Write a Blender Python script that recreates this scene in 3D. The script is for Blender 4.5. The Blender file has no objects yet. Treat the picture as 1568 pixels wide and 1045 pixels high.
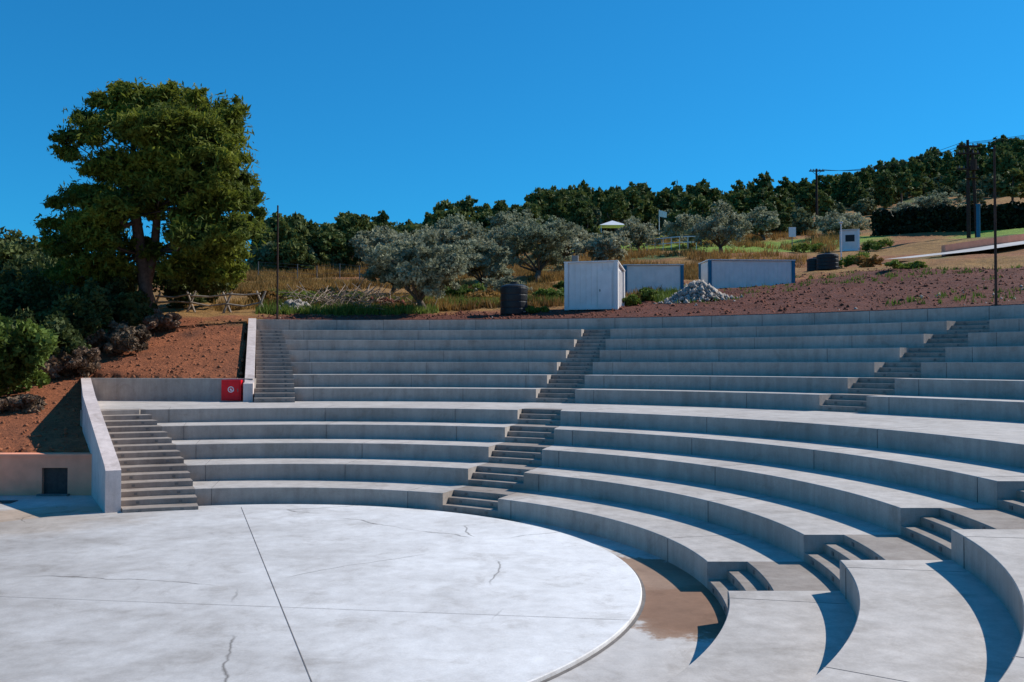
import bpy, math, numpy as np
from mathutils import Vector
rng=np.random.default_rng(7)
sc=bpy.context.scene
D2R=math.pi/180
CX,CY=-6.22,15.09
# ---------------------------------------------------------------- helpers
def pol(R,th):
    return (CX+R*math.sin(th*D2R), CY+R*math.cos(th*D2R))
def mesh_obj(name,verts,faces,mats=None,parent=None,smooth=False,midx=None):
    me=bpy.data.meshes.new(name)
    v=np.asarray(verts,dtype=np.float32)
    if isinstance(faces,np.ndarray):
        n=len(faces);k=faces.shape[1]
        me.vertices.add(len(v));me.vertices.foreach_set('co',v.ravel())
        me.loops.add(n*k);me.loops.foreach_set('vertex_index',faces.astype(np.int32).ravel())
        me.polygons.add(n)
        me.polygons.foreach_set('loop_start',np.arange(0,n*k,k,dtype=np.int32))
        me.polygons.foreach_set('loop_total',np.full(n,k,dtype=np.int32))
        me.update(calc_edges=True)
    else:
        me.from_pydata([tuple(map(float,p)) for p in v],[],faces);me.update()
    if mats:
        for m in (mats if isinstance(mats,(list,tuple)) else [mats]): me.materials.append(m)
    if midx is not None: me.polygons.foreach_set('material_index',np.asarray(midx,dtype=np.int32))
    if smooth: me.polygons.foreach_set('use_smooth',np.ones(len(me.polygons),dtype=bool))
    ob=bpy.data.objects.new(name,me);sc.collection.objects.link(ob)
    if parent: ob.parent=parent
    return ob
def empty(name,loc=(0,0,0)):
    e=bpy.data.objects.new(name,None);e.location=loc;sc.collection.objects.link(e);return e
class MB:
    def __init__(s): s.v=[];s.f=[];s.m=[]
    def add(s,v,f,m=0):
        o=len(s.v);s.v+= [tuple(p) for p in v];s.f+=[tuple(i+o for i in q) for q in f];s.m+=[m]*len(f)
    def box(s,c,size,m=0,rot=0,tilt=None):
        hx,hy,hz=size[0]/2,size[1]/2,size[2]/2
        pts=[]
        cr,sr=math.cos(rot),math.sin(rot)
        for z in(-hz,hz):
            for x,y in((-hx,-hy),(hx,-hy),(hx,hy),(-hx,hy)):
                pts.append((c[0]+x*cr-y*sr,c[1]+x*sr+y*cr,c[2]+z))
        s.add(pts,[(3,2,1,0),(4,5,6,7),(0,1,5,4),(1,2,6,5),(2,3,7,6),(3,0,4,7)],m)
    def tube(s,pts,rad,n=8,m=0,cap=True):
        pts=[Vector(p) for p in pts];o=len(s.v);L=len(pts)
        for i,p in enumerate(pts):
            d=(pts[min(i+1,L-1)]-pts[max(i-1,0)]).normalized()
            a=d.cross(Vector((0.13,0.97,0.2)))
            if a.length<.1:a=d.cross(Vector((1,0,0)))
            a.normalize();b=d.cross(a)
            r=rad[i] if hasattr(rad,'__len__') else rad
            for j in range(n):
                t=2*math.pi*j/n
                s.v.append(tuple(p+a*(math.cos(t)*r)+b*(math.sin(t)*r)))
        for i in range(L-1):
            for j in range(n):
                s.f.append((o+i*n+j,o+i*n+(j+1)%n,o+(i+1)*n+(j+1)%n,o+(i+1)*n+j));s.m.append(m)
        if cap:
            s.f.append(tuple(o+j for j in range(n))[::-1]);s.m.append(m)
            s.f.append(tuple(o+(L-1)*n+j for j in range(n)));s.m.append(m)
    def prism(s,poly,z0,z1,m=0):
        n=len(poly);v=[(p[0],p[1],z0) for p in poly]+[(p[0],p[1],z1) for p in poly]
        f=[tuple(range(n,2*n))]+[(i,(i+1)%n,n+(i+1)%n,n+i) for i in range(n)]
        s.add(v,f,m)
    def obj(s,name,mats,parent=None,smooth=False):
        return mesh_obj(name,s.v,s.f,mats,parent,smooth,s.m)
def vnoise(x,y,seed=0):
    xi=np.floor(x).astype(np.int64);yi=np.floor(y).astype(np.int64);fx=x-xi;fy=y-yi
    fx=fx*fx*(3-2*fx);fy=fy*fy*(3-2*fy)
    def h(a,b):
        n=(a*374761393+b*668265263+seed*1442695)&0x7fffffff
        n=((n^(n>>13))*1274126177)&0x7fffffff
        return ((n^(n>>16))&0xffff)/65535.0
    return (h(xi,yi)*(1-fx)+h(xi+1,yi)*fx)*(1-fy)+(h(xi,yi+1)*(1-fx)+h(xi+1,yi+1)*fx)*fy
def fbm(x,y,o=4,seed=0):
    r=0;a=.5
    for i in range(o): r=r+a*vnoise(x*2**i,y*2**i,seed+i);a*=.5
    return r
# ---------------------------------------------------------------- materials
def mat(name,rough=.85):
    m=bpy.data.materials.new(name);m.use_nodes=True
    nt=m.node_tree;b=nt.nodes['Principled BSDF'];b.inputs['Roughness'].default_value=rough
    b.inputs['Specular IOR Level'].default_value=.25
    return m,nt,b
def ramp(nt,src,stops):
    r=nt.nodes.new('ShaderNodeValToRGB');e=r.color_ramp.elements
    while len(e)<len(stops): e.new(.5)
    for i,(p,c) in enumerate(stops):
        e[i].position=p;e[i].color=(*c,1) if len(c)==3 else c
    nt.links.new(src,r.inputs[0]);return r.outputs[0]
def noise(nt,scale,detail=5,rough=.6,vec=None,dist=0):
    n=nt.nodes.new('ShaderNodeTexNoise');n.inputs['Scale'].default_value=scale;n.inputs['Detail'].default_value=detail
    n.inputs['Roughness'].default_value=rough;n.inputs['Distortion'].default_value=dist
    if vec is None:
        g=nt.nodes.get('Geo') or nt.nodes.new('ShaderNodeNewGeometry');g.name='Geo';vec=g.outputs['Position']
    nt.links.new(vec,n.inputs['Vector']);return n.outputs['Fac']
def mix(nt,fac,a,b,mode='MIX'):
    m=nt.nodes.new('ShaderNodeMix');m.data_type='RGBA';m.blend_type=mode
    for s,v in ((0,fac),(6,a),(7,b)):
        if isinstance(v,(int,float)): m.inputs[s].default_value=v
        elif isinstance(v,tuple): m.inputs[s].default_value=(*v,1)
        else: nt.links.new(v,m.inputs[s])
    return m.outputs[2]
def bump(nt,b,h,strength=.3,dist=.02):
    n=nt.nodes.new('ShaderNodeBump');n.inputs['Strength'].default_value=strength;n.inputs['Distance'].default_value=dist
    nt.links.new(h,n.inputs['Height']);nt.links.new(n.outputs[0],b.inputs['Normal'])
def concrete(name,c1,c2,scale=1,cracks=0,stain=None,top_tint=None,blotch=.5):
    m,nt,b=mat(name,.8)
    n1=noise(nt,.35*scale,6,.65);n2=noise(nt,3*scale,6,.7);n3=noise(nt,40,3,.6);n4=noise(nt,1.1,7,.72,None,.6)
    g=nt.nodes['Geo']
    c=ramp(nt,n1,[(.3,c1),(.7,c2)])
    if top_tint:  # upward-facing surfaces blend to a lighter tint than the risers
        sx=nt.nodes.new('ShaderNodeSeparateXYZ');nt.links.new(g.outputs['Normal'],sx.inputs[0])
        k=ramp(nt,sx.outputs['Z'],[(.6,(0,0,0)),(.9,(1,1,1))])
        c=mix(nt,k,c,ramp(nt,n1,[(.3,tuple(x*.78 for x in top_tint)),(.7,top_tint)]))
    c=mix(nt,blotch,c,ramp(nt,n2,[(.3,(.74,.74,.74)),(.7,(1.12,1.12,1.12))]),'MULTIPLY')
    c=mix(nt,.35,c,ramp(nt,n3,[(.3,(.8,.8,.8)),(.7,(1.15,1.15,1.15))]),'MULTIPLY')
    # water-mark blotches
    c=mix(nt,.55,c,ramp(nt,n4,[(.36,(.70,.67,.64)),(.45,(.95,.94,.93)),(.6,(1.04,1.04,1.04))]),'MULTIPLY')
    mp=nt.nodes.new('ShaderNodeMapping');mp.inputs['Scale'].default_value=(3.2,3.2,.35)
    nt.links.new(g.outputs['Position'],mp.inputs[0])
    st=noise(nt,1.0,5,.7,mp.outputs[0])
    c=mix(nt,.45 if not cracks else .2,c,ramp(nt,st,[(.35,(.66,.64,.62)),(.6,(1.06,1.06,1.06))]),'MULTIPLY')
    if cracks:
        d=nt.nodes.new('ShaderNodeTexNoise');d.inputs['Scale'].default_value=.6;d.inputs['Detail'].default_value=6
        nt.links.new(g.outputs['Position'],d.inputs['Vector'])
        ad=mix(nt,.35,g.outputs['Position'],d.outputs['Color'],'LINEAR_LIGHT')
        v=nt.nodes.new('ShaderNodeTexVoronoi');v.feature='DISTANCE_TO_EDGE';v.inputs['Scale'].default_value=.16
        nt.links.new(ad,v.inputs['Vector'])
        cr=ramp(nt,v.outputs['Distance'],[(0,(1,1,1)),(.0026,(0,0,0))])
        gate=ramp(nt,noise(nt,.23,2,.5),[(.50,(0,0,0)),(.54,(1,1,1))])
        k=mix(nt,1.0,cr,gate,'MULTIPLY')
        c=mix(nt,k,c,(.30,.28,.26))
    if stain:
        for (sx,sy,sr,ex,ang,col,a,soft) in stain:
            mp=nt.nodes.new('ShaderNodeMapping');mp.vector_type='TEXTURE'
            mp.inputs['Location'].default_value=(sx,sy,0);mp.inputs['Rotation'].default_value=(0,0,ang);mp.inputs['Scale'].default_value=(sr,sr*ex,50)
            nt.links.new(g.outputs['Position'],mp.inputs[0])
            L=nt.nodes.new('ShaderNodeVectorMath');L.operation='LENGTH';nt.links.new(mp.outputs[0],L.inputs[0])
            ma=nt.nodes.new('ShaderNodeMath');ma.operation='MULTIPLY_ADD';ma.inputs[1].default_value=1.6
            nt.links.new(noise(nt,.9 if soft<.5 else .4,6,.65),ma.inputs[0]);nt.links.new(L.outputs['Value'],ma.inputs[2])
            rr=nt.nodes.new('ShaderNodeMapRange');rr.inputs[1].default_value=1.8-soft;rr.inputs[2].default_value=1.8+soft;rr.inputs[3].default_value=a;rr.inputs[4].default_value=0
            nt.links.new(ma.outputs[0],rr.inputs[0])
            c=mix(nt,rr.outputs[0],c,mix(nt,1.0,c,col,'MULTIPLY'))
    nt.links.new(c,b.inputs['Base Color'])
    bump(nt,b,n2,.25,.02)
    return m
brown=(.50,.32,.21);tan=(.86,.70,.56)
M_conc=concrete('concrete_tier',(.37,.325,.285),(.465,.415,.365),top_tint=(.60,.55,.50),stain=[(4.6,14.4,.8,.9,0,(.66,.52,.42),.8,.1),(6.6,14.6,.7,.9,0,(.72,.6,.5),.7,.15),(-.5,23.6,1.2,.8,0,(.75,.66,.58),.7,.3)])
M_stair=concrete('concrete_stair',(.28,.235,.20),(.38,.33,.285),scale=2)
M_disc=concrete('concrete_disc',(.76,.74,.715),(.88,.865,.845),cracks=1,blotch=.25,stain=[(-13.2,13.0,8.6,1.35,0,(.44,.41,.385),1,.75),(-6.0,7.2,4.6,.8,0,(.66,.64,.62),.9,.6),(-12,21,3,.6,.4,(.75,.66,.57),.8,.4)])
M_floor=concrete('concrete_floor',(.50,.465,.43),(.68,.64,.60),cracks=1,stain=[(2.5,15.3,1.15,2.5,.05,brown,.9,.06),(3.0,14.2,1.3,1.2,.3,(.75,.6,.5),.7,.1),(-1.2,22.4,1.3,.9,-.3,brown,.8,.08),(-10.2,23,3.2,.5,0.2,tan,.9,.2),(-18,18,6,1.4,0,(.7,.66,.62),.9,.6)])
M_wall=concrete('concrete_pale',(.62,.52,.48),(.76,.65,.60))
def simple(name,col,rough=.7,var=.25,sc_=6,metal=0,bmp=0):
    m,nt,b=mat(name,rough)
    n=noise(nt,sc_,5,.6)
    c=ramp(nt,n,[(.3,tuple(x*(1-var) for x in col)),(.7,tuple(min(1,x*(1+var)) for x in col))])
    nt.links.new(c,b.inputs['Base Color']);b.inputs['Metallic'].default_value=metal
    if bmp: bump(nt,b,n,bmp,.05)
    return m
M_pink=simple('pink_plaster',(.88,.36,.22),.9,.12,2)
M_dark=simple('dark_gap',(.07,.06,.055),.9)
M_joint=simple('joint',(.17,.155,.145),.9)
M_red=simple('red_paint',(.76,.008,.018),.45,.1)
M_white=simple('white_paint',(.80,.80,.80),.5,.06,3)
M_panel=simple('panel_paint',(.78,.75,.72),.5,.08,2)
M_blue=simple('blue_paint',(.02,.15,.25),.5,.1)
M_tank=simple('black_plastic',(.018,.02,.022),.45,.2)
M_metal=simple('galvanised',(.16,.155,.15),.5,.2,4,.3)
M_wood=simple('weathered_wood',(.38,.32,.26),.9,.3,5)
M_darkwood=simple('dark_wood_pole',(.05,.032,.026),.9,.3,5)
M_bark=simple('bark',(.12,.08,.06),.95,.4,5,0,.6)
M_barkg=simple('olive_bark',(.13,.105,.08),.95,.4,6,0,.6)
M_rock=simple('rubble_stone',(.34,.305,.27),.9,.3,3,0,.5)
M_clod=simple('soil_clod',(.135,.046,.028),.95,.35,3,0,.5)
M_clodL=simple('soil_clod_orange',(.27,.10,.048),.95,.35,3,0,.5)
M_stick=simple('dead_sticks',(.36,.27,.20),.95,.45,2)
def leaf(name,dark,lightc,sc_=.7,trans=.25,rnd=.6):
    m,nt,b=mat(name,.75)
    n1=noise(nt,sc_,3,.6);n2=noise(nt,14,2,.5)
    c=ramp(nt,n1,[(.35,dark),(.65,lightc)])
    c=mix(nt,.6,c,ramp(nt,n2,[(.3,(.55,.55,.55)),(.7,(1.35,1.35,1.2))]),'MULTIPLY')
    if rnd:
        oi=nt.nodes.new('ShaderNodeObjectInfo')
        c=mix(nt,rnd,c,ramp(nt,oi.outputs['Random'],[(0,(.6,.72,.6)),(1,(1.3,1.2,1.1))]),'MULTIPLY')
    nt.links.new(c,b.inputs['Base Color'])
    if trans:
        t=nt.nodes.new('ShaderNodeBsdfTranslucent');nt.links.new(c,t.inputs[0])
        ms=nt.nodes.new('ShaderNodeMixShader');ms.inputs[0].default_value=trans
        out=nt.nodes['Material Output']
        nt.links.new(b.outputs[0],ms.inputs[1]);nt.links.new(t.outputs[0],ms.inputs[2]);nt.links.new(ms.outputs[0],out.inputs[0])
    return m
L_pine=leaf('pine_needles',(.060,.095,.018),(.235,.26,.032),.45,.40,0)
L_pinef=leaf('forest_needles',(.065,.095,.030),(.16,.19,.055),.3,.2)
L_scrub=leaf('scrub_leaves',(.12,.14,.075),(.22,.24,.13),.3,.2)
L_dark=leaf('shade_tree_leaves',(.05,.07,.025),(.12,.15,.045),.6,.25)
L_olive=leaf('olive_leaves',(.19,.205,.14),(.42,.43,.32),.9,.3)
L_bush=leaf('bush_leaves',(.07,.115,.025),(.18,.25,.05),.8,.3)
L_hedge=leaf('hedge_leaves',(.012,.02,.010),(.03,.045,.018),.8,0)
L_dry=leaf('dry_grass_blades',(.22,.115,.038),(.44,.26,.085),.5,.3)
L_green=leaf('green_grass_blades',(.11,.16,.028),(.22,.28,.055),.5,.3)
L_brush=leaf('dead_brush',(.17,.11,.08),(.34,.23,.17),.8,.2)
# ---------------------------------------------------------------- world / light / camera
w=bpy.data.worlds.new('World');sc.world=w;w.use_nodes=True;nt=w.node_tree
bg=nt.nodes['Background'];sky=nt.nodes.new('ShaderNodeTexSky');sky.sky_type='NISHITA';sky.sun_disc=False
EL,AZ=39,65
sky.sun_elevation=EL*D2R;sky.sun_rotation=AZ*D2R;sky.altitude=300;sky.air_density=1.0;sky.dust_density=.3;sky.ozone_density=3.5
gm=nt.nodes.new('ShaderNodeGamma');gm.inputs[1].default_value=.80
nt.links.new(sky.outputs[0],gm.inputs[0])
tc=mix(nt,1.0,gm.outputs[0],(.15,1.16,1.86),'MULTIPLY')
nt.links.new(tc,bg.inputs[0]);bg.inputs[1].default_value=.1
S=bpy.data.lights.new('sun','SUN');S.energy=5.0;S.angle=.5*D2R;S.color=(1,.935,.85)
so=bpy.data.objects.new('sun',S);sc.collection.objects.link(so)
sv=Vector((math.sin(AZ*D2R)*math.cos(EL*D2R),math.cos(AZ*D2R)*math.cos(EL*D2R),math.sin(EL*D2R)))
so.rotation_euler=sv.to_track_quat('Z','Y').to_euler();so.location=(30,20,40)
cam=bpy.data.cameras.new('camera');co=bpy.data.objects.new('camera',cam);sc.collection.objects.link(co);sc.camera=co
cam.sensor_width=36;cam.lens=36*1408.6/1568;cam.clip_end=6000;cam.clip_start=.05
co.location=(0,0,3.8);co.rotation_euler=(math.pi/2+.0223,0.0,0)
sc.view_settings.view_transform='Standard';sc.view_settings.look='None';sc.view_settings.exposure=0
# ---------------------------------------------------------------- amphitheatre
Rr=[None]+[9.5+1.623*(k-1) for k in range(1,6)]+[21.27+1.615*(k-6) for k in range(6,12)]+[30.96]
Zz=[0]+[.448*k for k in range(1,6)]+[2.24+.512*(k-5) for k in range(6,12)]+[5.88]
def lin(R,R0,a0,R1,a1): return a0+(a1-a0)*(R-R0)/(R1-R0)
LO=lambda a,b:(lambda R:lin(R,9.5,a,15.99,b))
UP=lambda a,b:(lambda R:lin(R,21.27,a,29.34,b))
eL=LO(-13.0,-20.9);cl=LO(28,23.6);cr_=LO(38.2,29.0)
ra=lambda R:90-math.asin(max(-1,min(1,.41/R)))/D2R
rb=lambda R:90+math.asin(min(1,1.56/R))/D2R
uL=UP(-6.3,-9.4);uL2=UP(-10.4,-11.9);uc1=UP(19.6,18.8);uc2=UP(23.8,21.5);ur1=UP(48.6,49.6);ur2=UP(52.9,52.6)
us1=UP(79,79.5);us2=UP(83.2,82.6)
END=lambda R:158.0
END2=lambda R:150.0
def sector(mb,R0,R1,fa,fb,z0,z1,m=0,bev=.012):
    a0,b0,a1,b1=fa(R0),fb(R0),fa(R1),fb(R1)
    n=max(1,int(math.ceil(abs(b0-a0)/1.2)))
    o=len(mb.v)
    for i in range(n+1):
        t=i/n
        ai=a0+(b0-a0)*t;ao=a1+(b1-a1)*t
        p=pol(R0,ai);pb=pol(R0+bev,ai);q=pol(R1,ao)
        mb.v+=[(p[0],p[1],z0),(p[0],p[1],z1-bev),(pb[0],pb[1],z1),(q[0],q[1],z1),(q[0],q[1],z0)]
    for i in range(n):
        A=o+i*5;B=A+5
        for j in range(4):
            mb.f.append((A+j,B+j,B+j+1,A+j+1)[::-1]);mb.m.append(m)
    mb.f.append(tuple(o+j for j in range(5))[::-1]);mb.m.append(m)
    e=o+n*5
    mb.f.append(tuple(e+j for j in range(5)));mb.m.append(m)
theatre=empty('amphitheatre_seating')
seats=MB();steps=MB();joints=MB()
low_spans=[(eL,cl),(cr_,ra),(rb,END)]
up_spans=[(uL,uc1),(uc2,ur1),(ur2,us1),(us2,END2)]
for k in range(1,12):
    spans=low_spans if k<=5 else up_spans
    R0=Rr[k];R1=Rr[k+1]
    for fa,fb in spans:
        if k==5:
            sector(seats,R0,R0+1.2,fa,fb,-.3,Zz[k])
        else: sector(seats,R0,R1+.03,fa,fb,-.3,Zz[k])
        a=fa(R0)+ (2.5 if k<6 else 2);stepa=4.6/R0/D2R
        while a<fb(R0)-1.5:
            zz0,zz1=Zz[k-1],Zz[k]-.01
            p=pol(R0-.003,a);joints.box((p[0],p[1],(zz0+zz1)/2),(.014,.012,zz1-zz0),0,-a*D2R)
            q=pol((R0+min(R1,R0+1.6))/2,a);joints.box((q[0],q[1],Zz[k]-.001),(.008,min(R1-R0,1.6)-.03,.008),0,-a*D2R)
            a+=stepa*(.85+.5*rng.random())
landing=MB()
sector(landing,Rr[5]+1.2,Rr[6]+.03,lambda R:-20.9,END,-.3,Zz[5],0,.0)
landing.prism([(-13.4,29.15),(-12.1,29.9),(-11.7,31.4),(-8.5,33.5),(-9.6,36.4),(-10.6,36.5),(-17.2,37.2)],-.3,Zz[5]-.004)
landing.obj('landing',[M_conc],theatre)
studs=MB()
def aisle(fa,fb,ks,even=False,sd=.33):
    for k in ks:
        R0=Rr[k];R1=Rr[k+1];zb=Zz[k-1];h=Zz[k]-zb
        if even:
            w=(R1-R0 if k!=5 else 1.62)/3
            sp=[(R0-2*w,zb+h/3),(R0-w,zb+2*h/3),(R0,zb+h)]
            for (ra_,z) in sp: sector(steps,ra_,ra_+w+.02,fa,fb,-.3,z,0,.01)
            rs=[(ra_,z) for ra_,z in sp]
        else:
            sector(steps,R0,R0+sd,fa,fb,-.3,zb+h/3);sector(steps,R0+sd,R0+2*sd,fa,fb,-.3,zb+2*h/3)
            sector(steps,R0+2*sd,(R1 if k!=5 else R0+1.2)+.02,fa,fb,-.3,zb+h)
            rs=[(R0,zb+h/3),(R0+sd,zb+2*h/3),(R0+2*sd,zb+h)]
        for (r,z) in rs:
            for t in (.22,.78):
                a=fa(r)+(fb(r)-fa(r))*t
                p=pol(r-.004,a)
                studs.box((p[0],p[1],z-h/6),(.08,.02,.06),0,-a*D2R)
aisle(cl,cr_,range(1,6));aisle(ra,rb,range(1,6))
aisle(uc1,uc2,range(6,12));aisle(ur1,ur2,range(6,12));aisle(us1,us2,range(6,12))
eL2=lambda R:eL(R)-lin(R,9.5,11.3,15.99,6.6)
aisle(eL2,eL,range(1,6),True);aisle(uL2,uL,range(6,12),True)
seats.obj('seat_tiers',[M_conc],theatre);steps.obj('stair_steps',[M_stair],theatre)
joints.obj('expansion_joints',[M_joint],theatre);studs.obj('step_lights',[M_metal],theatre)
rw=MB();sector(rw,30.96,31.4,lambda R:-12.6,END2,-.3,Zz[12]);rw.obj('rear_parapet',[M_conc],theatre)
jj=MB()
for a in np.arange(-9,150,4.3):
    p=pol(30.955,a);jj.box((p[0],p[1],5.6),(.02,.012,.55),0,-a*D2R)
jj.obj('parapet_joints',[M_joint],theatre)
def slopewall(name,pts,thick,mats,zb=-.3,parent=None,side=1):
    mb=MB()
    for i in range(len(pts)-1):
        (x0,y0,z0),(x1,y1,z1)=pts[i],pts[i+1]
        dx,dy=x1-x0,y1-y0;l=math.hypot(dx,dy);nx,ny=-dy/l*thick*side,dx/l*thick*side
        v=[(x0,y0,zb),(x1,y1,zb),(x1+nx,y1+ny,zb),(x0+nx,y0+ny,zb),(x0,y0,z0),(x1,y1,z1),(x1+nx,y1+ny,z1),(x0+nx,y0+ny,z0)]
        mb.add(v,[(4,5,6,7),(0,1,5,4),(1,2,6,5),(2,3,7,6),(3,0,4,7)])
    return mb.obj(name,mats,parent)
slopewall('stair_side_wall',[(-9.72,22.95,1.1),(-9.95,23.4,1.2),(-13.2,29.18,2.72),(-17.05,37.25,3.14)],.36,[M_wall])
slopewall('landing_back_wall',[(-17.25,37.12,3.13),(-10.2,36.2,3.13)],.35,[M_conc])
slopewall('stair_side_wall',[(-10.02,35.6,2.95),(-10.08,36.0,3.0),(-12.62,45.35,5.93)],.36,[M_wall])
fc=empty('fire_hose_cabinet',(-10.95,36.02,2.68))
mb=MB();mb.box((0,0,0),(.76,.26,.80),0);mb.box((0,-.14,0),(.66,.02,.70),0);mb.box((.27,-.155,0),(.03,.02,.12),1);mb.obj('cabinet_box',[M_red,M_metal],fc)
mb=MB()
mb.tube([(0,-.152,.03),(0,-.162,.03)],[.12,.12],24,0);mb.tube([(0,-.163,.03),(0,-.168,.03)],[.085,.085],24,1);mb.tube([(0,-.169,.03),(0,-.174,.03)],[.04,.04],16,0);mb.box((.06,-.170,-.02),(.12,.01,.035),0)
mb.obj('hose_symbol',[M_white,M_red],fc)
pw=empty('pink_low_wall')
mb=MB()
Y0,Y1=26.2,26.62
def bx(x0,x1,y0,y1,z0,z1,m=0): mb.box(((x0+x1)/2,(y0+y1)/2,(z0+z1)/2),(x1-x0,y1-y0,z1-z0),m)
bx(-45,-13.35,Y0,Y1,-.3,1.1);bx(-12.62,-11.7,Y0,Y1,-.3,1.1);bx(-13.35,-12.62,Y0,Y1,.78,1.1)
bx(-45,-11.7,Y0-.03,Y1+.03,1.1,1.17)
mb.obj('wall_body',[M_pink],pw)
mb=MB();bx(-13.35,-12.62,Y0+.12,Y1,-.3,.78);mb.obj('opening_recess',[M_dark],pw)
mb=MB();bx(-13.42,-12.55,Y0-.16,Y0-.0,0.0,.05);mb.obj('opening_sill',[M_joint],pw)
dr=MB();dr.box((-13.9,24.9,.01),(.9,.5,.016),0,.1);dr.obj('drain_grate',[M_dark])
fl=MB();fl.add([(-60,-60,0),(40,-60,0),(40,26.3,0),(-60,26.3,0)],[(0,1,2,3)]);fl.obj('concrete_ground',[M_floor])
disc=empty('orchestra_disc')
DX,DY,DR=-5.89,16.15,8.08
n=180;mb=MB()
cir=lambda r:[(DX+r*math.cos(2*math.pi*i/n),DY+r*math.sin(2*math.pi*i/n)) for i in range(n)]
c=cir(DR-.015);c2=cir(DR)
v=[(x,y,.0) for x,y in c2]+[(x,y,.05) for x,y in c2]+[(x,y,.06) for x,y in c]
f=[(i,(i+1)%n,n+(i+1)%n,n+i) for i in range(n)]+[(n+i,n+(i+1)%n,2*n+(i+1)%n,2*n+i) for i in range(n)]+[tuple(range(2*n,3*n))]
mb.add(v,f);mb.obj('disc_slab',[M_disc],disc)
mb=MB();a_=cir(DR+.002);b_=cir(DR+.06)
mb.add([(x,y,.004) for x,y in a_]+[(x,y,.004) for x,y in b_],[(i,(i+1)%n,n+(i+1)%n,n+i) for i in range(n)]);mb.obj('edge_channel',[M_joint],disc)
mb=MB()
def strip(p,q,wd,z,m=0,wob=.0):
    p=np.array(p);q=np.array(q);d=(q-p);L=np.hypot(*d);nrm=np.array([-d[1],d[0]])/L
    k=12
    vs=[]
    for i in range(k+1):
        c0=p+d*i/k+nrm*wob*math.sin(i*2.3);vs+=[(*(c0-nrm*wd/2),z),(*(c0+nrm*wd/2),z)]
    mb.add(vs,[(2*i,2*i+2,2*i+3,2*i+1) for i in range(k)],m)
strip((-6.95,23.7),(-1.9,9.6),.014,.064);strip((-12.8,15.35),(2.0,13.35),.008,.064)
mb.obj('slab_joints',[M_joint],disc)
# ---------------------------------------------------------------- terrain
arc=[pol(31.38,a) for a in np.arange(-12.4,158,.4)]
poly=[(-900,26.6),(-11.95,26.6),(-13.5,29.3),(-17.35,37.45),(-10.75,36.5),(-13.0,45.5)]+arc+[(12,-900),(-900,-900)]
PA=np.array(poly)
def inside(x,y):
    r=np.zeros(x.shape,bool);m=len(PA)
    for i in range(m):
        x0,y0=PA[i];x1,y1=PA[(i+1)%m]
        if y0==y1: continue
        c=((y0>y)!=(y1>y));xi=(x1-x0)*(y-y0)/(y1-y0)+x0
        r^=(c&(x<xi))
    return r
def crest(th): return np.interp(th,[-90,-16,-10,-4,0,10,15,19,23,27,31,90,270],[85,85,85,112,138,180,190,200,248,305,335,335,335])
def hgt(x,y,masked=True):
    x=np.asarray(x,float);y=np.asarray(y,float)
    rx,ry=x-CX,y-CY;R=np.hypot(rx,ry);th=np.degrees(np.arctan2(rx,ry))
    Rc=crest(th)
    t=np.minimum(R,Rc)-31
    over=np.maximum(R-Rc,0)
    t=np.maximum(t,0)
    G=5.86+.15*t+.00021*t*t-.06*over
    tl=np.clip(y-46,0,60)
    zl=np.where(y<37,1.08+.187*(y-26.2),np.where(y<46,3.1+.32*(y-37),6.0+.15*tl+.0003*tl*tl))
    zl=zl-np.clip(-18-x,0,25)*.06*np.clip((y-26)/10,0,1)-.06*np.maximum(y-106,0)*(y>106)
    wl=np.clip((-11.5-th)/6,0,1)*1.0
    wl=np.where((th<-11.5)&(y<48),1,wl)
    z=G*(1-wl)+zl*wl
    z+= (fbm(x*.12,y*.12,3,5)-.45)*1.3*np.clip((R-36)/25,0,1)
    near=np.clip((R-31.5)/3,0,1)
    z+= (fbm(x*.9,y*.9,3,9)-.45)*.38*near*np.clip(1-(R-60)/40,0,1)
    if masked: z=np.where(inside(x,y),-.6,z)
    return z
ang=np.concatenate([np.arange(-90,62,.4),np.arange(62,270,1.5)])
rad=[4]
while rad[-1]<31: rad.append(rad[-1]+.45)
rad=rad[:-1]+[30.9,31.2,31.4,31.6]
while rad[-1]<62: rad.append(rad[-1]+.38)
while rad[-1]<1500: rad.append(rad[-1]*1.017)
rad=np.array(rad+[4000.])
A_,R_=np.meshgrid(ang*D2R,rad,indexing='ij')
X_=CX+R_*np.sin(A_);Y_=CY+R_*np.cos(A_);Z_=hgt(X_,Y_)
Z_=np.maximum(Z_,np.where(R_>1000,-25,-60))
na,nr=X_.shape
idx=np.arange(na*nr).reshape(na,nr)
nx=np.roll(idx,-1,axis=0)
F=np.stack([idx[:,:-1],idx[:,1:],nx[:,1:],nx[:,:-1]],-1).reshape(-1,4)[:,::-1]
TV=np.stack([X_.ravel(),Y_.ravel(),Z_.ravel()],1)
x=X_.ravel();y=Y_.ravel();R=R_.ravel();th=np.degrees(np.arctan2(x-CX,y-CY))
nz=fbm(x*.15,y*.15,4,21);nf=fbm(x*.6,y*.6,3,33)
soil=np.array([.13,.042,.026]);soilL=np.array([.31,.105,.046]);dry=np.array([.30,.165,.055]);ora=np.array([.28,.115,.045]);grn=np.array([.10,.13,.035]);lawn=np.array([.19,.30,.04]);forest=np.array([.12,.11,.045])
def bl(c,t,m): m=np.clip(m,0,1)[:,None];return c*(1-m)+t*m
col=np.tile(dry,(len(x),1))
col=bl(col,ora,(nz-.45)*8);col=bl(col,grn,(fbm(x*.08,y*.08,3,77)-.52)*9)
tso=np.interp(th,[-12,10,18,25,32,60],[3,5,11,16,26,30])+ (nf-.5)*6
col=bl(col,soil,(tso-(R-31))*.8)
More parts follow.
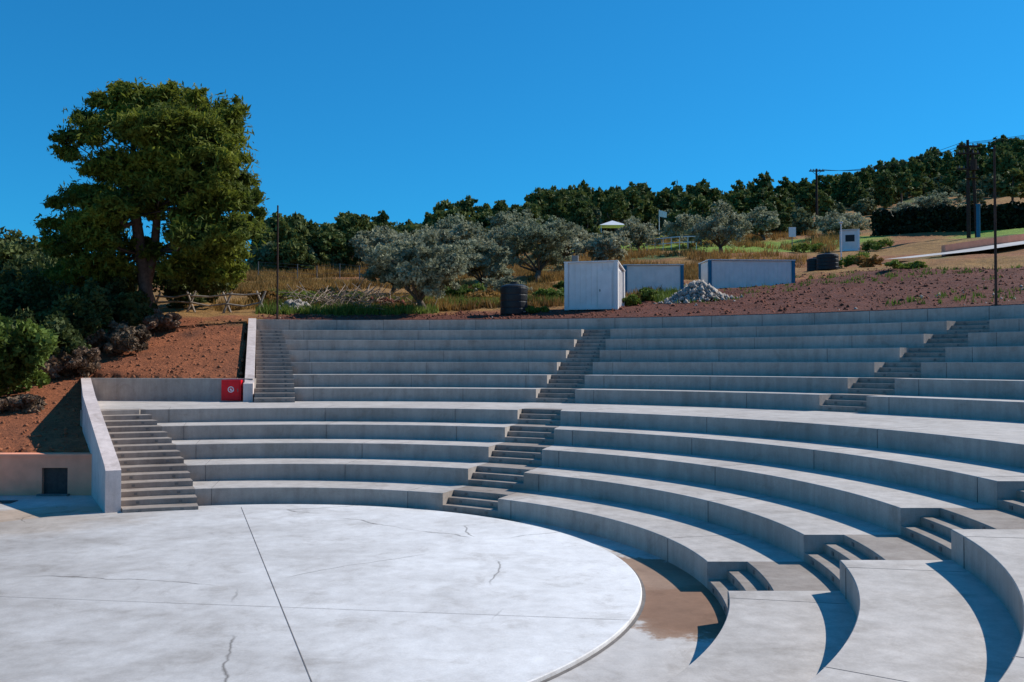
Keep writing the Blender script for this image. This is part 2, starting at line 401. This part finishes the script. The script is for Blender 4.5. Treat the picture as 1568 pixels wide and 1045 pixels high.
def blob(cx,cy,rx,ry,rot=0):
    dx=(x-cx);dy=(y-cy);u=dx*math.cos(rot)+dy*math.sin(rot);v_=-dx*math.sin(rot)+dy*math.cos(rot)
    return (1.25-np.sqrt((u/rx)**2+(v_/ry)**2)+(nf-.5)*.5)*4
for b_ in [(33,112,11,9),(16,128,15,12),(61,97,11,11),(24,138,10,8)]: col=bl(col,lawn,blob(*b_))
Rc=crest(th)
col=bl(col,forest,(R-Rc*.74)/8+(nz-.5)*3)
left=(th<-11.5)
ml=left&(y<52)
cl_=bl(np.tile(soilL,(len(x),1)),np.array([.17,.065,.034]),(nf-.5)*5)
cl_=bl(cl_,np.array([.08,.06,.035]),(-19-x+(nz-.5)*6)*.4)
cl_=bl(cl_,dry,(y-45+(nf-.5)*5)*.6)
col=np.where(ml[:,None],cl_,col)
ter=mesh_obj('hillside_terrain',TV,F,smooth=True)
at=ter.data.color_attributes.new('zone','FLOAT_COLOR','POINT')
at.data.foreach_set('color',np.concatenate([col,np.ones((len(x),1))],1).astype(np.float32).ravel())
m,nt,b=mat('earth',.95)
va=nt.nodes.new('ShaderNodeVertexColor');va.layer_name='zone'
n1=noise(nt,1.2,8,.7);n2=noise(nt,7,6,.7)
c=mix(nt,.85,va.outputs[0],ramp(nt,n1,[(.3,(.6,.6,.6)),(.7,(1.4,1.36,1.3))]),'MULTIPLY')
c=mix(nt,.8,c,ramp(nt,n2,[(.3,(.55,.55,.55)),(.7,(1.45,1.45,1.45))]),'MULTIPLY')
nt.links.new(c,b.inputs['Base Color']);bump(nt,b,n2,.9,.12)
ter.data.materials.append(m)
def gz(x,y): return float(hgt(np.array([x]),np.array([y]),False)[0])
# ---------------------------------------------------------------- foliage
def cards(P,size,asp=1.6,r=rng,up=0):
    n=len(P);s=size*(.6+.8*r.random(n))[:,None]
    a=r.normal(size=(n,3));a/=np.linalg.norm(a,axis=1)[:,None]
    if up: a=a*(1-up)+np.array([0,0,1])*up;a/=np.linalg.norm(a,axis=1)[:,None]
    b=np.cross(a,r.normal(size=(n,3)));b/=np.linalg.norm(b,axis=1)[:,None]
    a=a*s*asp/2;b=b*s/2
    V=np.stack([P-a-b*.3,P-a*.1+b,P+a,P+a*.1-b],1).reshape(-1,3)
    return V,np.arange(n*4).reshape(n,4)
def cloud(C,Rad,nper,r=rng,sub=9,subr=.42,flat=.75):
    out=[]
    for c,rd in zip(C,Rad):
        rd=np.array(rd)*np.ones(3)
        d=r.normal(size=(sub,3));d/=np.linalg.norm(d,axis=1)[:,None]
        sc_=c+d*rd*(.35+.6*r.random((sub,1)))
        k=r.integers(0,sub,nper)
        e=r.normal(size=(nper,3));e/=np.linalg.norm(e,axis=1)[:,None]
        rr=(r.random((nper,1))**.45)*subr*(.6+.8*r.random(sub))[k][:,None]
        out.append(sc_[k]+e*rr*rd*np.array([1,1,flat]))
    return np.concatenate(out)
def tree(name,loc,h,wd,leafm,barkm,kind='olive',seed=0,nleaf=9000,size=.16,parent=None):
    r=np.random.default_rng(seed);root=empty(name,loc) 
    mb=MB()
    th_=h*(.18 if kind=='olive' else .3)
    lean=r.normal(size=2)*.06*h
    top=np.array([lean[0],lean[1],th_])
    mb.tube([(0,0,-.4),(lean[0]*.2,lean[1]*.2,th_*.45),tuple(top)],[h*.05,h*.038,h*.032],8)
    C=[];Rd=[]
    nb=26 if kind=='olive' else 20
    for i in range(nb):
        a=2*math.pi*(i+.6*r.random())/nb*(3.4);u=r.random()
        if kind=='olive':
            rr=wd/2*.78*math.sqrt(u);zz=h*(.30+.54*r.random()*(1-.45*u)) 
            cr=wd*(.12+.09*r.random())
        else:
            zz=h*(.32+.60*(i/nb));rr=wd/2*(.75*(1-((i/nb)**2)*.75))*(.35+.65*r.random());cr=wd*(.13+.08*r.random())
        c=np.array([lean[0]+rr*math.cos(a),lean[1]+rr*math.sin(a),zz])
        C.append(c);Rd.append([cr,cr,cr*.8])
        mid=(top+c)/2+r.normal(size=3)*.05*h
        if i%3==0: mb.tube([tuple(top*(.8 if kind=='olive' else .6+.4*i/nb)),tuple(mid),tuple(c)],[h*.02,h*.012,h*.005],5)
    mb.obj('trunk_and_limbs',[barkm],root,True)
    P=cloud(C,Rd,nleaf//nb,r)
    V,Fc=cards(P,size,1.8,r);mesh_obj('foliage',V,Fc,[leafm],root)
    return root
def big_pine():
    r=np.random.default_rng(5);bx_,by_=-17.9,45.0;bz=gz(bx_,by_)
    root=empty('pine_tree',(bx_,by_,bz))
    k=45/1408
    cl2=[(165,150,24),(190,140,26),(222,152,30),(258,145,28),(300,145,30),(345,160,28),(352,200,28),(132,178,22),(95,208,20),(140,210,32),(195,195,42),(250,200,44),(312,215,44),(362,245,24),(335,255,38),(160,255,40),(110,235,20),(215,265,44),(272,265,46),(112,300,30),(86,312,17),(160,310,40),(300,310,48),(355,300,36),(388,305,22),(405,314,13),(130,345,38),(102,372,32),(160,372,38),(215,315,30),(290,352,42),(335,350,38),(374,350,26),(345,388,32),(298,395,30),(262,405,24),(130,405,36),(175,412,30),(88,425,28),(350,418,22),(318,425,20),(325,185,32),(280,180,36),(225,185,36),(240,285,36),(320,280,38),(375,275,18),(150,160,18),(75,340,12),(365,180,15),(200,375,24),(240,375,20)]
    C=[];Rd=[];mb=MB()
    def W(px,py,dy): return np.array([(px-784)*k-bx_+ (dy)*(px-784)/1408, dy, 3.8+(554-py)*k-bz+dy*(554-py)/1408])
    for (px,py,pr) in cl2:
        for s_ in ((-1,.85),(0,1.0),(.9,.9)) if pr>33 else (((-.6,.85),(.6,.9)) if pr>24 else ((0,1.05),)):
            rad_=pr*k*s_[1]*(1.03+.15*r.normal())
            dep=s_[0]*(1.2+1.9*r.random())*(1 if pr>30 else .6)+r.normal()*.3
            c=W(px+r.normal()*6,py+r.normal()*6,dep)
            C.append(c);Rd.append([rad_*(1.08+.15*r.normal()),rad_,rad_*.74])
    t1=[W(225,492,0)-np.array([0,0,.5]),W(222,440,0),W(215,390,.1),W(206,330,-.1),W(196,270,.2),W(205,200,.3),W(215,160,.3)]
    mb.tube([tuple(p) for p in t1],[.44,.33,.29,.24,.18,.1,.04],10)
    t2=[W(222,440,0),W(235,385,.4),W(240,320,.5),W(262,250,.4),W(290,190,.3),W(300,165,.2)]
    mb.tube([tuple(p) for p in t2],[.27,.23,.18,.13,.08,.03],8)
    t3=[W(208,340,0),W(190,345,-.8),W(165,320,-1),W(130,300,-1)]
    mb.tube([tuple(p) for p in t3],[.14,.12,.08,.03],6)
    sk=[t1[2],t1[3],t1[4],t2[1],t2[2],t2[3],t2[4],t1[5]]
    for c in C:
        d=[np.linalg.norm(c-s)+ (3 if s[2]>c[2] else 0) for s in sk];s=sk[int(np.argmin(d))]
        mid=(s+c)/2+np.array([0,0,-.15])+r.normal(size=3)*.15
        mb.tube([tuple(s),tuple(mid),tuple(c)],[.06,.035,.015],5)
    mb.obj('trunk_and_limbs',[M_bark],root,True)
    out=[]
    for c,rd in zip(C,Rd):
        n_=int(420+1050*(rd[1])**1.7)
        out.append(cloud([c],[np.abs(rd)],n_,r,sub=20,subr=.33,flat=.75))
        n2=int(n_*.12);e=r.normal(size=(n2,3));e/=np.linalg.norm(e,axis=1)[:,None];out.append(c+e*np.abs(rd)*(.5+.8*r.random((n2,1))))
    P=np.concatenate(out)
    V,Fc=cards(P,.09,3.3,r,.3);mesh_obj('foliage',V,Fc,[L_pine],root)
    return len(P)
npn=big_pine()
def U(px,Y): return (px-784)/1408*Y
for i,(px,Y,h,wd) in enumerate([(650,49.5,5.0,5.3),(745,66,4.6,4.6),(822,72,6.0,6.8),(600,62,4.2,4.8),(918,86,4.4,5.6),(1105,104,6.0,8.0),(1290,118,3.4,7.5),(700,84,5.0,6.2),(760,96,5.4,7.2),(640,94,5.0,6.8),(575,90,4.6,6.6),(1055,118,5.4,7),(1172,122,5.2,6),(860,98,5.0,6.5),(980,116,5,6.5),(690,112,5.6,8),(790,118,6,8),(1390,135,4,6),(1440,140,5,7)]):
    x_=U(px,Y);tree('olive_tree',(x_,Y,gz(x_,Y)-.1),h,wd,L_olive,M_barkg,'olive',100+i,17000 if Y<80 else 5000,.12 if Y<80 else .2)
for i,(px,Y,h,wd) in enumerate([(448,84,2.8,5),(500,90,3.6,5.6),(540,96,5.0,6),(895,112,6,5),(815,125,6.5,6),(880,140,7,6.5),(945,150,7.6,7)]):
    x_=U(px,Y);tree('pine_tree',(x_,Y,gz(x_,Y)-.1),h,wd,L_pinef,M_bark,'pine',300+i,5000,.22)
for i,(x_,Y,h,wd) in enumerate([(-33,62,4.6,9),(-40,72,6.0,9),(-27.5,56,4.0,7),(-37,66,5.0,8),(-23.5,50,3.6,6)]):
    tree('broadleaf_tree',(x_,Y,gz(x_,Y)-.2),h,wd,L_dark,M_bark,'olive',400+i,9000,.2)
def bush(name,loc,wd,h,m,n,size,seed,sub=9):
    r=np.random.default_rng(seed);C=[];Rd=[];nb=9
    for i in range(nb):
        a=r.random()*6.28;q=math.sqrt(r.random())*wd*.36
        C.append(np.array([q*math.cos(a),q*math.sin(a),h*(.25+.42*r.random())]));Rd.append([wd*.19,wd*.19,h*.30])
    P=cloud(C,Rd,n//nb,r,sub);V,Fc=cards(P,size,1.7,r)
    o=mesh_obj(name,V,Fc,[m]);o.location=loc
    return o
for i,(x_,Y,wd,h,mm) in enumerate([(-18.2,34,4.2,3.2,L_bush),(-20.2,32.5,3.5,3.0,L_bush),(-19.6,37.5,4.6,3.4,L_dark),(-22.5,36,5,5,L_dark),(-19.5,41,4,3.6,L_dark),(-22.5,42,5,4.8,L_dark),(-17.2,40.5,2.6,2.0,L_brush),(-19.2,30.5,2.6,1.6,L_brush),(-17.8,37,2.4,1.6,L_brush),(-18.6,44,3.6,3.2,L_dark),(-20.8,47,4,4.0,L_dark),(-16.6,43.5,2,1.3,L_brush),(-16.8,31.5,2.0,.9,L_brush),(-17.5,52,5,3.2,L_dark),(-20.5,54,6,3.6,L_dark),(-14.5,53,3,1.2,L_dry)]):
    bush('shrub',(x_,Y,gz(x_,Y)-.2),wd,h,mm,8000,.13 if mm is not L_brush else .10,600+i)
for i,(px,Y,wd,h,mm) in enumerate([(993,53,1.7,1.0,L_bush),(962,50.5,1.2,.9,L_green),(845,55,3,1.2,L_bush),(715,54,1.6,.7,L_green),(820,48.5,1.6,.5,L_green),(1310,72,3.2,1.6,L_green),(1335,70,2.6,1.2,L_dry),(745,56,3,1.1,L_dry),(560,54,4.5,.9,L_green),(480,56,6,.8,L_green),(500,60,5,1.0,L_dry),(700,58,3.5,1.3,L_bush),(880,60,3,1.2,L_bush),(770,62,4,1.5,L_olive),(1385,60,3,.6,L_green),(1345,92,4,1.6,L_bush),(1240,100,4,1.3,L_green)]):
    x_=U(px,Y);bush('shrub',(x_,Y,gz(x_,Y)-.15),wd,h,mm,3500,.1,700+i)
forest_root=empty('distant_pine_forest')
var=[]
for s_ in range(8):
    r=np.random.default_rng(900+s_);C=[];Rd=[];nb=13
    slim=s_ in(4,5);scrub=s_>=6
    for i in range(nb):
        a=r.random()*6.28;f_=i/nb;q=2.3*(1-.7*f_**2)*(.3+.7*r.random())*(.6 if slim else 1)
        C.append(np.array([q*math.cos(a),q*math.sin(a),(1.0 if scrub else 1.8)+(2.2 if scrub else 4.4)*f_]));Rd.append([1.05,1.05,.85])
    P=cloud(C,Rd,85,r,7,.5);V,Fc=cards(P,.5,1.4,r)
    mb=MB();mb.tube([(0,0,-1),(.1,0,2.5 if not scrub else 1.5),(0,.1,5 if not scrub else 2.5)],[.22,.16,.06],5)
    o=len(V);V2=np.concatenate([V,np.array(mb.v)]);
    Fq=[f for f in mb.f if len(f)==4]
    Fc=np.concatenate([Fc,np.array(Fq)+o])
    me_o=mesh_obj('forest_tree',V2,Fc,[L_scrub if scrub else L_pinef,M_bark],forest_root,False,[0]*(len(Fc)-len(Fq))+[1]*len(Fq))
    var.append(me_o.data);bpy.data.objects.remove(me_o)
cnt=0
for _ in range(12000):
    th_=-14+ 60*rng.random();Rc=float(crest(th_))
    R0=Rc*(.80 if th_<14 else .52)
    R1_=R0+(Rc+6-R0)*rng.random()**.65
    x_,y_=pol(R1_,th_)
    if y_<84 or abs(x_/y_)>.64 or y_<126-.2*x_ and x_>8: continue
    if ((x_-33)/14)**2+((y_-112)/12)**2<1 or ((x_-16)/16)**2+((y_-126)/16)**2<1 or ((x_-56)/18)**2+((y_-98)/18)**2<1: continue
    if vnoise(np.array([x_*.05]),np.array([y_*.05]),3)[0]<.30 and R1_<Rc*.85: continue
    crestz=R1_>Rc*.88
    vi=int(rng.integers(0,6)) if (crestz or rng.random()<.5) else int(rng.integers(6,8))
    o=bpy.data.objects.new('tree_%d'%cnt,var[vi]);sc.collection.objects.link(o);o.parent=forest_root
    s_=.42+.72*rng.random()**1.3
    if th_<-2: s_*=.6
    elif th_<4: s_*=.8
    if th_>26: s_*=1.1
    o.location=(x_,y_,gz(x_,y_)-.3);o.scale=(s_,s_,s_*(.8+.45*rng.random()));o.rotation_euler=(0,0,rng.random()*6.28)
    cnt+=1
    if cnt>1600:break
def tufts(name,n,fx,mm,h):
    P=fx(n);k=5
    P=np.repeat(P,k,0)+np.concatenate([rng.normal(size=(len(P)*k,2))*.12,np.zeros((len(P)*k,1))],1)
    a=rng.random(len(P))*6.28;hh=h*(.5+rng.random(len(P)));wv=np.stack([np.cos(a),np.sin(a),0*a],1)*(.03+.03*rng.random(len(P)))[:,None]
    tip=np.stack([rng.normal(size=len(P))*.25*hh,rng.normal(size=len(P))*.25*hh,hh],1)
    V=np.stack([P-wv,P+wv,P+tip],1).reshape(-1,3);mesh_obj(name,V,np.arange(len(V)).reshape(-1,3),[mm])
def ring(R0,R1,a0,a1,nmin=None):
    def f(n):
        t=a0+(a1-a0)*rng.random(n);R=np.sqrt(R0**2+(R1**2-R0**2)*rng.random(n))
        x=CX+R*np.sin(t*D2R);y=CY+R*np.cos(t*D2R)
        if nmin: 
            k=fbm(x*.2,y*.2,3,50)>nmin;x=x[k];y=y[k]
        return np.stack([x,y,hgt(x,y,False)-.03],1)
    return f
tufts('dry_grass',22000,ring(36,75,-16,20,.42),L_dry,.42)
tufts('green_grass',7000,ring(33.5,46,-12,22,.50),L_green,.4)
tufts('hillside_dry_grass',14000,ring(70,125,-14,26,.45),L_dry,.7)
tufts('soil_weeds',900,ring(33,56,22,56,.55),L_green,.22)
def rocks(name,P,s0,s1,m,parent=None):
    base=np.array([(1,0,0),(-1,0,0),(0,1,0),(0,-1,0),(0,0,1),(0,0,-1)],float)
    f=np.array([(0,2,4),(2,1,4),(1,3,4),(3,0,4),(2,0,5),(1,2,5),(3,1,5),(0,3,5)])
    n=len(P);s=(s0+(s1-s0)*rng.random(n)**3)[:,None,None]
    V=base[None]*s*(.5+.8*rng.random((n,6,1)))+rng.normal(size=(n,6,3))*s*.2+P[:,None,:]
    Fq=(f[None]+(np.arange(n)*6)[:,None,None]).reshape(-1,3)
    return mesh_obj(name,V.reshape(-1,3),Fq,[m],parent)
rocks('soil_clods',ring(31.8,58,14,60)(14000),.02,.14,M_clod)
def leftsoil(n):
    x=-22+12*rng.random(n);y=26.8+19*rng.random(n);k=~inside(x,y);x=x[k];y=y[k];return np.stack([x,y,hgt(x,y)],1)
rocks('soil_clods',leftsoil(3500),.02,.11,M_clodL)
rocks('soil_clods',ring(31.6,35,-12,20)(3500),.03,.12,M_clod)
rocks('scattered_stones',ring(31.8,45,-12,60,.5)(700),.03,.13,M_rock)
def pile(cx,cy,wx,wy,h,n):
    g=rng.normal(size=(n,2))*.42;x=cx+g[:,0]*wx/2;y=cy+g[:,1]*wy/2
    z=hgt(x,y,False)+h*np.exp(-(g**2).sum(1)*2.2)*rng.random(n)**.4
    return np.stack([x,y,z],1)
rocks('rubble_pile',pile(U(1068,50.5),50.5,3.6,2.0,1.0,1700),.03,.22,M_rock)
rocks('rubble_pile',pile(U(450,50),50.5,2.6,1.6,.5,260),.05,.26,M_rock)
rocks('rubble_pile',pile(U(590,52),52.5,4.6,1.6,.6,260),.05,.22,M_clod)
mb=MB()
for i in range(330):
    x_=U(535+rng.normal()*45,52.0);y_=52.0+rng.normal()*.8;z_=gz(x_,y_)+rng.random()**1.6*.9;a=rng.random()*6.28;l=.4+1.3*rng.random()
    dx,dy,dz=math.cos(a)*l/2,math.sin(a)*l/2,rng.normal()*.35*l
    mb.tube([(x_-dx,y_-dy,z_-dz),(x_+rng.normal()*.06,y_,z_+.08),(x_+dx,y_+dy,z_+dz)],[.024,.02,.007],4)
mb.obj('brushwood_pile',[M_stick])
wf=MB()
fp=[(-19.2,49.5),(-17.2,49.2),(-15.2,49),(-13.4,49)]
for (x_,y_) in fp:
    z_=gz(x_,y_);wf.tube([(x_-.25,y_,z_-.2),(x_+.25,y_,z_+1.1)],[.07,.06],6);wf.tube([(x_+.25,y_+.1,z_-.2),(x_-.25,y_+.1,z_+1.1)],[.07,.06],6)
for (a,b) in zip(fp[:-1],fp[1:]):
    for q in (.9,.45): wf.tube([(a[0],a[1]-.05,gz(*a)+q+rng.normal()*.06),((a[0]+b[0])/2,a[1],gz(*a)+q+rng.normal()*.07),(b[0],b[1]-.05,gz(*b)+q*1.05)],[.06,.05,.045],6)
wf.obj('wooden_rail_fence',[M_wood])
mf=MB();pts=[(U(px,Y),Y) for px,Y in [(395,74),(425,73),(455,72),(485,71.5),(520,71),(550,70.5),(585,70)]]
for (x_,y_) in pts: mf.tube([(x_,y_,gz(x_,y_)-.2),(x_,y_,gz(x_,y_)+1.5)],[.035,.035],5)
for q in (.4,.8,1.2,1.45): mf.tube([(x_,y_,gz(x_,y_)+q) for x_,y_ in pts],[.008]*len(pts),4)
mf.obj('wire_fence',[M_metal])
# ---------------------------------------------------------------- poles
def pole(x_,y_,z_,h,r=.05):
    root=empty('lighting_pole',(x_,y_,z_));mb=MB()
    mb.tube([(0,0,-.2),(0,0,h*.5),(0,0,h)],[r,r,r*.8],10);mb.box((0,0,.02),(.25,.25,.03));mb.tube([(0,0,h),(0,0,h+.04)],[r,r*.5],10)
    mb.obj('pole_shaft',[M_darkwood],root)
pole(-11.75,46.0,5.9,5.7);pole(18.15,34.45,5.9,6.0)
def upole(x_,y_,h,arms):
    z_=gz(x_,y_);root=empty('utility_pole',(x_,y_,z_));mb=MB()
    mb.tube([(0,0,-.5),(0,0,h*.5),(0,0,h)],[.22,.19,.15],8)
    for a in arms:
        mb.box((0,-.15,a),(2.5,.14,.18))
        for q in (-1,-.5,.5,1): mb.tube([(q,-.15,a+.06),(q,-.15,a+.35)],[.08,.05],6,1)
        mb.tube([(-.8,-.15,a),(0,-.1,a-.7),(.8,-.15,a)],[.04,.04,.04],4)
    if len(arms)>2: mb.tube([(.45,-.3,h-3.4),(.45,-.3,h-2.2)],[.35,.35],10,0);mb.tube([(.9,0,-.5),(.5,0,h-1)],[.2,.15],8);mb.box((.3,-.2,h-4.2),(1.2,.5,.12))
    mb.obj('pole_and_crossarms',[M_darkwood,M_metal],root);return (x_,y_,z_)
p1=upole(U(1485,100),100,10.8,[10.1,9.3,7.6]);p2=upole(U(1252,150),150,9.6,[9.2])
wr=MB()
def sag(a,b,s):
    return [(a[0]+(b[0]-a[0])*t,a[1]+(b[1]-a[1])*t,a[2]+(b[2]-a[2])*t-s*4*t*(1-t)) for t in np.linspace(0,1,13)]
for q in (-1,0,1):
    a=(p1[0]+q,100,p1[2]+10.4);wr.tube(sag(a,(p2[0]+q,150,p2[2]+9.5),1.2),[.025]*13,4)
    wr.tube(sag(a,(82+q,84,p1[2]+15),1.0),[.022]*13,4)
wr.obj('power_lines',[M_darkwood])
x_,y_=U(1500,95),95;mb=MB();mb.tube([(x_,y_,gz(x_,y_)-.3),(x_,y_,gz(x_,y_)+3.3)],[.2,.2],10);mb.tube([(x_,y_,gz(x_,y_)+3.3),(x_,y_,gz(x_,y_)+3.45)],[.24,.24],10);mb.obj('blue_marker_post',[M_blue])
# ---------------------------------------------------------------- site cabins
def cabin(name,x_,y_,rot,L,W,H,ribs=True,shed=0,trim=M_blue,zz=None):
    z_=gz(x_,y_)-.1 if zz is None else zz
    root=empty(name,(x_,y_,z_));root.rotation_euler=(0,0,rot)
    mb=MB()
    h1=H;h2=H-shed
    v=[(-L/2,-W/2,0),(L/2,-W/2,0),(L/2,W/2,0),(-L/2,W/2,0),(-L/2,-W/2,h1),(L/2,-W/2,h1),(L/2,W/2,h2),(-L/2,W/2,h2)]
    mb.add(v,[(3,2,1,0),(4,5,6,7),(0,1,5,4),(1,2,6,5),(2,3,7,6),(3,0,4,7)])
    if ribs:
        n_=int(L/.28)
        for i in range(n_): mb.box((-L/2+(i+.5)*L/n_,-W/2-.012,h1/2),(.035,.03,h1-.12))
        n_=int(W/.28)
        for i in range(n_): mb.box((L/2+.012,-W/2+(i+.5)*W/n_,h2/2),(.03,.035,h2-.12))
    mb.obj('wall_panels',[M_panel],root)
    mb=MB()
    for sx in(-1,1):
        for sy in(-1,1):
            hh=h1 if (sy<0 or not shed) else h2
            mb.box((sx*(L/2),sy*(W/2),hh/2),(.2,.2,hh+.04))
    mb.box((0,-W/2-.02,.06),(L-.2,.1,.12));mb.box((L/2+.02,0,.06),(.1,W-.2,.12))
    mb.obj('corner_frame',[trim],root)
    mb=MB()
    v=[(-L/2-.12,-W/2-.12,h1+.02),(L/2+.12,-W/2-.12,h1+.02),(L/2+.12,W/2+.12,(h2 if shed else h1)+.02),(-L/2-.12,W/2+.12,(h2 if shed else h1)+.02)]
    v+=[(a,b,c+.06) for a,b,c in v];mb.add(v,[(3,2,1,0),(4,5,6,7),(0,1,5,4),(1,2,6,5),(2,3,7,6),(3,0,4,7)])
    mb.obj('roof',[M_panel],root)
    return root
c0=cabin('site_shed',U(912,49.5),49.8,-.30,2.7,1.9,2.5,True,.35,M_panel,gz(U(912,49.5),49.8)-.05)
mb=MB();mb.box((.75,-.985,1.05),(.75,.05,2.0),0);mb.box((.48,-1.02,1.0),(.05,.04,.12),1);mb.obj('door',[M_panel,M_metal],c0)
mb=MB();mb.box((-1.05,-.2,2.82),(.34,.2,.34),0);mb.tube([(-1.05,-.2,2.45),(-1.05,-.2,2.68)],[.03,.03],6);mb.obj('floodlight',[M_metal],c0)
g1=gz(U(1000,57.5),57.5);g2=gz(U(1143,57.5),57.5)
c1=cabin('container_cabin',U(1000,59),59.5,-.05,3.6,2.2,9.9-(g1-.1),zz=g1-.1)
c2=cabin('container_cabin',U(1146,59),59.5,.06,5.4,2.2,10.2-(g2-.1),zz=g2-.1)
c3=cabin('guard_booth',U(1302,97),97,-.3,1.7,1.7,2.2,False,0,M_white)
mb=MB();mb.box((0,-.87,1.35),(.9,.03,.7),0);mb.box((.87,0,1.35),(.03,.9,.7),0);mb.obj('windows',[M_tank],c3)
def wtank(x_,y_,r,h):
    z_=gz(x_,y_)-.05;root=empty('water_tank',(x_,y_,z_));mb=MB()
    zs=np.linspace(0,h*.82,25);pts=[];rr=[]
    for i,zq in enumerate(zs): pts.append((0,0,zq));rr.append(r*(1.0 if i%6 else .975))
    for t in np.linspace(.1,1,7): pts.append((0,0,h*.82+h*.12*math.sin(t*math.pi/2)));rr.append(max(r*math.cos(t*math.pi/2),.26*r))
    pts+= [(0,0,h*.94),(0,0,h)];rr+=[.28*r,.27*r]
    mb.tube(pts,rr,28);mb.obj('tank_body',[M_tank],root,False)
    mb=MB();mb.tube([(r*.7,-r*.8,.15),(r*.8,-r*1.1,.15)],[.04,.04],8);mb.obj('outlet',[M_metal],root)
wtank(U(787,48.2),48.2,.72,1.75);wtank(U(1268,69),69,.8,1.35);wtank(U(1252,70),70.5,.6,1.1)
r=np.random.default_rng(44)
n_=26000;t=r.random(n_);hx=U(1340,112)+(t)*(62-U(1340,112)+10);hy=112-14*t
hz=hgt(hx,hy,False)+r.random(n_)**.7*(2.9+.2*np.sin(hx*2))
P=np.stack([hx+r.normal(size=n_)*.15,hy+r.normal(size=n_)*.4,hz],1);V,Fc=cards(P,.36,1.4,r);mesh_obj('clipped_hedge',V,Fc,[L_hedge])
rd=MB()
path=[(31,74),(36,73.5),(42,75),(48,78),(58,82)]
vs=[];
for (x_,y_) in path:
    for o_ in (-2.6,2.6): vs.append((x_,y_+o_,gz(x_,y_+o_)+.3))
rd.add(vs,[(2*i,2*i+2,2*i+3,2*i+1) for i in range(len(path)-1)]);rd.obj('service_road',[M_floor])
slopewall('pink_kerb_wall',[(a,b+2.7,gz(a,b+2.7)+.9) for a,b in path[1:]],.5,[M_pink],zb=5)
x_,y_=U(938,138),138;z_=gz(x_,y_)
t_=empty('white_canopy_tent',(x_,y_,z_+1.0));mb=MB()
for sx in(-1.8,1.8):
    for sy in(-1.3,1.3): mb.tube([(sx,sy,-1.5),(sx,sy,1.3)],[.06,.06],6)
mb.add([(-2.1,-1.6,1.3),(2.1,-1.6,1.3),(2.1,1.6,1.3),(-2.1,1.6,1.3),(0,0,2.2)],[(0,1,4),(1,2,4),(2,3,4),(3,0,4),(3,2,1,0)]);mb.obj('canopy_and_posts',[M_white],t_)
x_,y_=U(1010,132),132;z_=gz(x_,y_)
f_=empty('flag',(x_,y_,z_));mb=MB();mb.tube([(0,0,0),(0,0,4.6)],[.05,.04],6,0)
mb.add([(0,0,4.5),(.6,.15,4.4),(1.1,-.1,4.2),(1.05,-.1,3.4),(.6,.15,3.5),(0,0,3.6)],[(0,1,4,5),(1,2,3,4)],1);mb.obj('flagpole_and_cloth',[M_white,M_white],f_)
mb=MB();pp=[(U(955+i*11,118),118-i*.6) for i in range(10)]
for (a,b) in pp: mb.tube([(a,b,gz(a,b)-.2),(a,b,gz(a,b)+1.6)],[.05,.05],5)
for q in(.9,1.6): mb.tube([(a,b,gz(a,b)+q) for a,b in pp],[.06]*10,5)
mb.obj('white_railing',[M_white])
x_,y_=U(1214,104),104;z_=gz(x_,y_);mb=MB();mb.tube([(x_,y_,z_-.2),(x_,y_,z_+2.6)],[.05,.05],6,1);mb.box((x_,y_-.08,z_+2.2),(.8,.05,1.1),0);mb.obj('information_sign',[M_white,M_metal])
x_,y_=U(1289,82),82;z_=gz(x_,y_);mb=MB();mb.tube([(x_,y_,z_-.2),(x_,y_,z_+3.4)],[.06,.05],8);mb.box((x_,y_-.02,z_+3.4),(.3,.2,.12));mb.obj('lamp_post',[M_panel])
